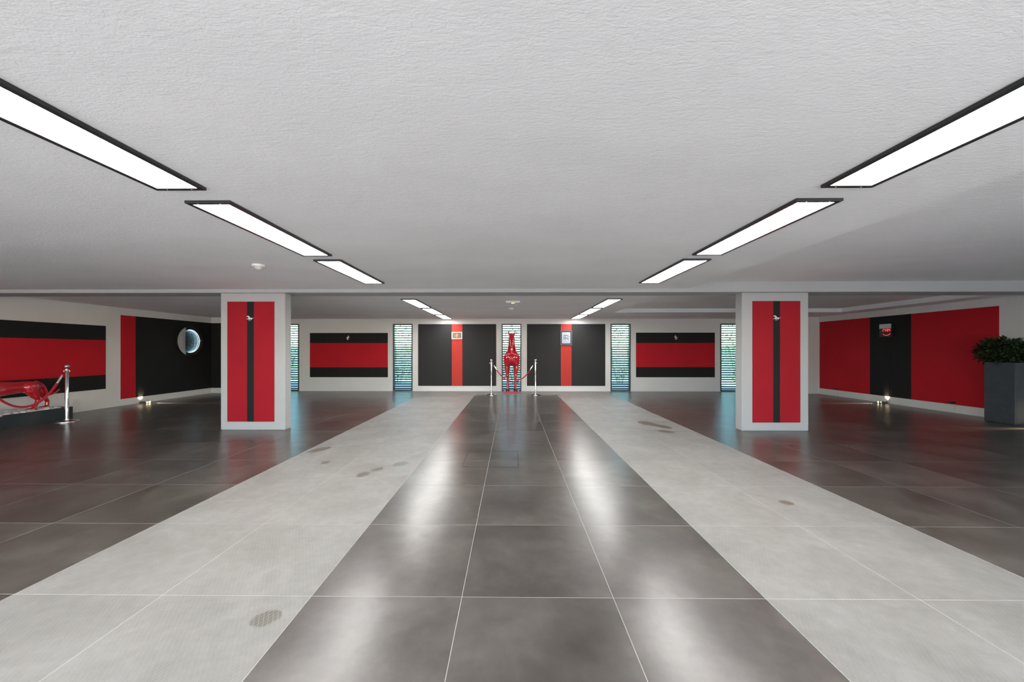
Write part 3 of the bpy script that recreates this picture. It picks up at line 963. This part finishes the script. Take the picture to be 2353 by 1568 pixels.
for k in range(6):
    b = MB(); b.ball((0, 0, 0), (.034, .026, .018), 10, 6)
    b.v = [tuple(Vector(v) * (1 + .16 * rp.uniform(-1, 1))) for v in b.v]
    pm_ = b.mesh('pebble', M['pebble']); pm_.polygons.foreach_set('use_smooth', [True] * len(pm_.polygons)); pebs.append(pm_)
placed = []
tries = 0
while len(placed) < 290 and tries < 60000:
    tries += 1
    x = rp.uniform(TX0_ + .05, TX1_ - .045); y = rp.uniform(4.55, TY1_ - .125); z = TZ - .010
    lim = .054
    if any((x - a) ** 2 + (y - c) ** 2 < lim * lim for a, c, _ in placed): continue
    placed.append((x, y, z + rp.uniform(-.004, .010)))
for (x, y, z) in placed:
    o = bpy.data.objects.new('pebble', rp.choice(pebs)); COL.objects.link(o); o.parent = t
    o.location = (x - TX1_, y - TY1_, z); s = rp.uniform(1.05, 1.55)
    o.scale = (s, s * rp.uniform(.85, 1.15), s); o.rotation_euler = (rp.uniform(-.3, .3), rp.uniform(-.3, .3), rp.uniform(0, 6.3))
fb = MB()
for i in range(420):
    x = rp.uniform(TX0_ + .04, TX1_ - .04); y = rp.uniform(TY0_ + .12, TY1_ - .12)
    if y > 4.55: z = TZ - .034
    else: z = TZ - .03 + rp.uniform(-.01, .01)
    fb.ball((x - TX1_, y - TY1_, z), (rp.uniform(.026, .04), rp.uniform(.022, .034), .018), 8, 5)
o = fb.build('pebble_bed', M['pebble'], t, True); o['kind'] = 'stuff'

PX = -8.17
t = thing('panther_statue', 'glossy red prowling panther statue with curled tail standing on white pebbles', 'statue', (PX, 6.0, .20))
def q(px, py, X=PX):
    """photo pixel on the vertical plane X -> metres local to the statue"""
    th, f_, H = .0093, 842.5, 1.2255
    l = (px - 1167.2) / f_; u = -(py - 805.0) / f_
    dx, dy = l * math.cos(th) - math.sin(th), l * math.sin(th) + math.cos(th)
    k = X / dx
    return (X - PX, dy * k - 6.0, H + u * k - .20)
pp = []
nx, fx = PX + .085, PX - .075        # near and far legs
def tz(p, dz=0, dy=0): return (p[0], p[1] + dy, p[2] + dz)
# trunk (vertical radius tuned to the outline)
trunk = [q(84, 888), q(66, 890), q(40, 891), q(5, 894)]
trunk += [(0, trunk[-1][1] - .22, trunk[-1][2] + .005), (0, trunk[-1][1] - .42, trunk[-1][2] + .015), (0, trunk[-1][1] - .56, trunk[-1][2] + .03)]
pp.append(('t', trunk, [(.075, .070), (.10, .105), (.095, .095), (.105, .115), (.115, .14), (.11, .14), (.085, .10)]))
# near hind leg
pp.append(('t', [q(72, 890, nx), q(72, 899, nx), q(80, 910, nx), q(88, 919, nx), q(83, 929, nx), q(77, 938, nx)], [(.065, .10), (.06, .085), (.045, .055), (.032, .034), (.027, .028), (.030, .024)]))
pp.append(('t', [q(80, 940.5, nx), q(66, 941.5, nx)], [(.032, .020), (.036, .022)]))
# far hind leg
pp.append(('t', [q(82, 889, fx), q(92, 902, fx), q(100, 911, fx), q(109, 922, fx), q(108, 932, fx)], [(.06, .085), (.05, .055), (.035, .038), (.027, .028), (.026, .026)]))
pp.append(('t', [q(109, 935, fx), q(99, 936, fx)], [(.030, .020), (.034, .022)]))
# tail
tail = [q(82, 879), q(92, 882), q(100, 888), q(105, 897), q(107, 905), q(112, 908), q(120, 905.5), q(129, 901), q(136, 895)]
pp.append(('t', tail, [.032, .027, .024, .021, .019, .018, .017, .017, .014]))
# forequarters and head, out of the picture to the left
c6 = Vector(trunk[-1])
for s, dy in ((1, -.06), (-1, .16)):
    sx_ = .09 * s
    pp.append(('b', (sx_ * .8, c6.y + .08, c6.z - .01), (.06, .11, .14)))
    pp.append(('t', [(sx_, c6.y + .08, c6.z - .02), (sx_, c6.y + .05 + dy, c6.z - .22), (sx_, c6.y + .02 + dy * 1.6, .05), (sx_, c6.y + dy * 1.8, .02)], [(.05, .07), (.036, .042), (.028, .030), (.034, .026)]))
    pp.append(('t', [(sx_, c6.y + dy * 1.8, .02), (sx_, c6.y - .08 + dy * 1.8, .018)], [(.032, .02), (.036, .022)]))
    pp.append(('b', (.05 * s, c6.y - .19, c6.z + .14), (.022, .016, .030)))
pp.append(('t', [tuple(c6), (0, c6.y - .12, c6.z + .03), (0, c6.y - .22, c6.z + .055)], [(.085, .10), (.065, .075), (.07, .075)]))
pp.append(('b', (0, c6.y - .24, c6.z + .06), (.078, .085, .078)))
pp.append(('b', (0, c6.y - .31, c6.z + .03), (.048, .055, .046)))
body('panther_body', pp, t, M['red_gloss'], .0085, 4)
for s in (-1, 1):
    MB().ball((.042 * s, c6.y - .305, c6.z + .085), (.010, .008, .010), 8, 6).build('eye', M['hoof'], t, True)

# ------------------------------------------------------------------ planter with shrub by the right wall
PX0, PX1, PY0, PY1, PH = 8.268, 8.652, 6.10, 6.49, 1.02
t = thing('potted_shrub', 'leafy dark green shrub in tall square dark planter by the right wall', 'plant', ((PX0 + PX1) / 2, (PY0 + PY1) / 2, 0))
hx, hy = (PX1 - PX0) / 2, (PY1 - PY0) / 2
pb = MB(); wl = .025
pb.box(-hx, -hx + wl, -hy, hy, 0, PH, .004).box(hx - wl, hx, -hy, hy, 0, PH, .004).box(-hx + wl, hx - wl, -hy, -hy + wl, 0, PH, .004).box(-hx + wl, hx - wl, hy - wl, hy, 0, PH, .004)
pb.build('planter', M['planter'], t)
MB().box(-hx + wl, hx - wl, -hy + wl, hy - wl, .1, PH - .05).build('soil', M['soil'], t)
rl = random.Random(11)
sb = MB()
tips = []
for i in range(26):
    a = rl.uniform(0, 2 * math.pi); rr = rl.uniform(.02, .16)
    e = (max(-.30, min(.10, rr * 2.1 * math.cos(a) - .06)), rr * 2.0 * math.sin(a) + .02, PH + rl.uniform(.12, .34) - rr * .3)
    base = (rr * .5 * math.cos(a), rr * .5 * math.sin(a), PH - .06)
    mid = tuple((base[k] + e[k]) / 2 + (.05 if k == 2 else 0) for k in range(3))
    sb.tube([base, mid, e], [.006, .005, .003], 6); tips.append((mid, e))
sb.build('stems', M['stem'], t, True)
def leaf_mesh(L, wd, droop):
    b = MB(); n = 5; vs = []; fs = []
    for i in range(n + 1):
        u = i / n
        w_ = wd * math.sin(math.pi * min(1, u * .92 + .06)) ** .8 * (1 if u < 1 else .05)
        x = L * u; z = L * (.25 * u - droop * u * u)
        vs += [(x, -w_, z + .18 * wd), (x, 0, z), (x, w_, z + .18 * wd)]
    for i in range(n):
        k = i * 3
        fs += [(k, k + 3, k + 4, k + 1), (k + 1, k + 4, k + 5, k + 2)]
    b.add(vs, fs)
    return b.mesh('leaf', M['leaf'])
lms = [leaf_mesh(.078, .019, .45), leaf_mesh(.092, .022, .7), leaf_mesh(.066, .018, .2)]
for l in lms: l.polygons.foreach_set('use_smooth', [True] * len(l.polygons))
def ellipsoid_point():
    while True:
        p = Vector((rl.uniform(-1, 1), rl.uniform(-1, 1), rl.uniform(-1, 1)))
        if .45 < p.length < 1: return p
CE = Vector((-.05, .03, PH + .16)); RE = Vector((.25, .36, .25))
def leaf_at(i):
    p = ellipsoid_point()
    if p.z < -.65: p.z = -.5
    c = CE + Vector((p.x * RE.x, p.y * RE.y, p.z * RE.z))
    d = Vector((p.x * 1.1, p.y * 1.1, p.z * .8 + .25)) + Vector((rl.uniform(-.9, .9), rl.uniform(-.9, .9), rl.uniform(-.6, .9)))
    mt = d.to_track_quat('X', 'Z').to_matrix().to_4x4()
    mt = Matrix.Translation(c) @ mt @ Matrix.Rotation(rl.uniform(-.8, .8), 4, 'X') @ Matrix.Scale(rl.uniform(.75, 1.15), 4)
    e = mt @ Vector((.11, 0, 0))
    if max((mt @ v.co).x for v in lms[i % 3].vertices) > hx - .004: return None
    return mt
cnt = 0
while cnt < 298:
    mt = leaf_at(cnt)
    if mt is None: continue
    o = bpy.data.objects.new('leaf', lms[cnt % 3]); COL.objects.link(o); o.parent = t
    o.matrix_local = mt
    cnt += 1
fbm = MB()
for i in range(800):
    mt = leaf_at(i)
    if mt is None: continue
    mt = Matrix.Translation(CE) @ Matrix.Scale(.93, 4) @ Matrix.Translation(-CE) @ mt
    src = lms[i % 3]
    fbm.add([mt @ v.co for v in src.vertices], [tuple(p_.vertices) for p_ in src.polygons])
o = fbm.build('inner_foliage', M['leaf'], t, True); o['kind'] = 'stuff'

# ------------------------------------------------------------------ outside
tag(MB().box(-16, 16, YB + .22, 30, -.30, -.02).build('garden_ground', M['garden']), 'pale garden ground beyond the louvred windows', 'ground', None, 'structure')
tag(MB().box(-16, 16, -24, YF - .15, -.30, -.02).build('added_driveway', M['added_drive']), 'unseen pale ground added outside the opening to bounce sunlight indoors', 'ground', None, 'structure')  # added to throw sunlight back in through the rear opening
tag(MB().box(-16, 16, 15.2, 15.4, -.02, 1.36).build('backdrop_wall', M['render']), 'garden wall added behind the shrubs as a sunlit backdrop for the louvres', 'wall', None, 'structure')  # added so the window slits look bright down to the ground
rg = random.Random(5)
def garden_shrub():
    b = MB()
    n = 420
    for i in range(n):
        while True:
            p = Vector((rg.uniform(-1, 1), rg.uniform(-1, 1), rg.uniform(-1, 1)))
            if p.length < 1: break
        c = Vector((p.x * 1.0, p.y * .5, 1.25 + p.z * 1.25))
        L, wd = rg.uniform(.07, .13), rg.uniform(.02, .035)
        d = Vector((rg.uniform(-1, 1), rg.uniform(-1, 1), rg.uniform(-.6, 1)))
        mt = Matrix.Translation(c) @ d.to_track_quat('X', 'Z').to_matrix().to_4x4()
        vs = [(0, 0, 0), (L * .35, -wd, .01), (L * .75, -wd * .7, 0), (L, 0, -.01), (L * .75, wd * .7, 0), (L * .35, wd, .01)]
        b.add([mt @ Vector(v) for v in vs], [(0, 1, 2, 3), (0, 3, 4, 5)])
    return b
gs = [garden_shrub().mesh('foliage', M['garden_leaf']) for _ in range(2)]
gst = MB()
for i in range(7):
    a = i * .9
    gst.tube([(.1 * math.cos(a), .1 * math.sin(a), 0), (.35 * math.cos(a), .2 * math.sin(a), .9), (.6 * math.cos(a), .3 * math.sin(a), 1.9)], [.008, .006, .003], 6)
gst_me = gst.mesh('stems', M['stem'])
SH = [(-9.0, 14.0, 'garden shrub seen through the leftmost window'), (-4.3, 14.2, 'garden shrub seen through the second window from the left'),
      (.15, 13.6, 'garden shrub seen through the window behind the horse'), (4.1, 14.2, 'garden shrub seen through the second window from the right'),
      (8.5, 13.7, 'garden shrub seen through the rightmost window')]
for i, (x, y, lab) in enumerate(SH):
    t = thing('garden_shrub', lab, 'shrub', (x, min(y, 13.9), -.02), .3 * math.sin(i * 2.0), 'shrubs in the garden behind the louvres')
    f_ = bpy.data.objects.new('foliage', gs[i % 2]); COL.objects.link(f_); f_.parent = t; f_['kind'] = 'stuff'
    s_ = bpy.data.objects.new('stems', gst_me); COL.objects.link(s_); s_.parent = t
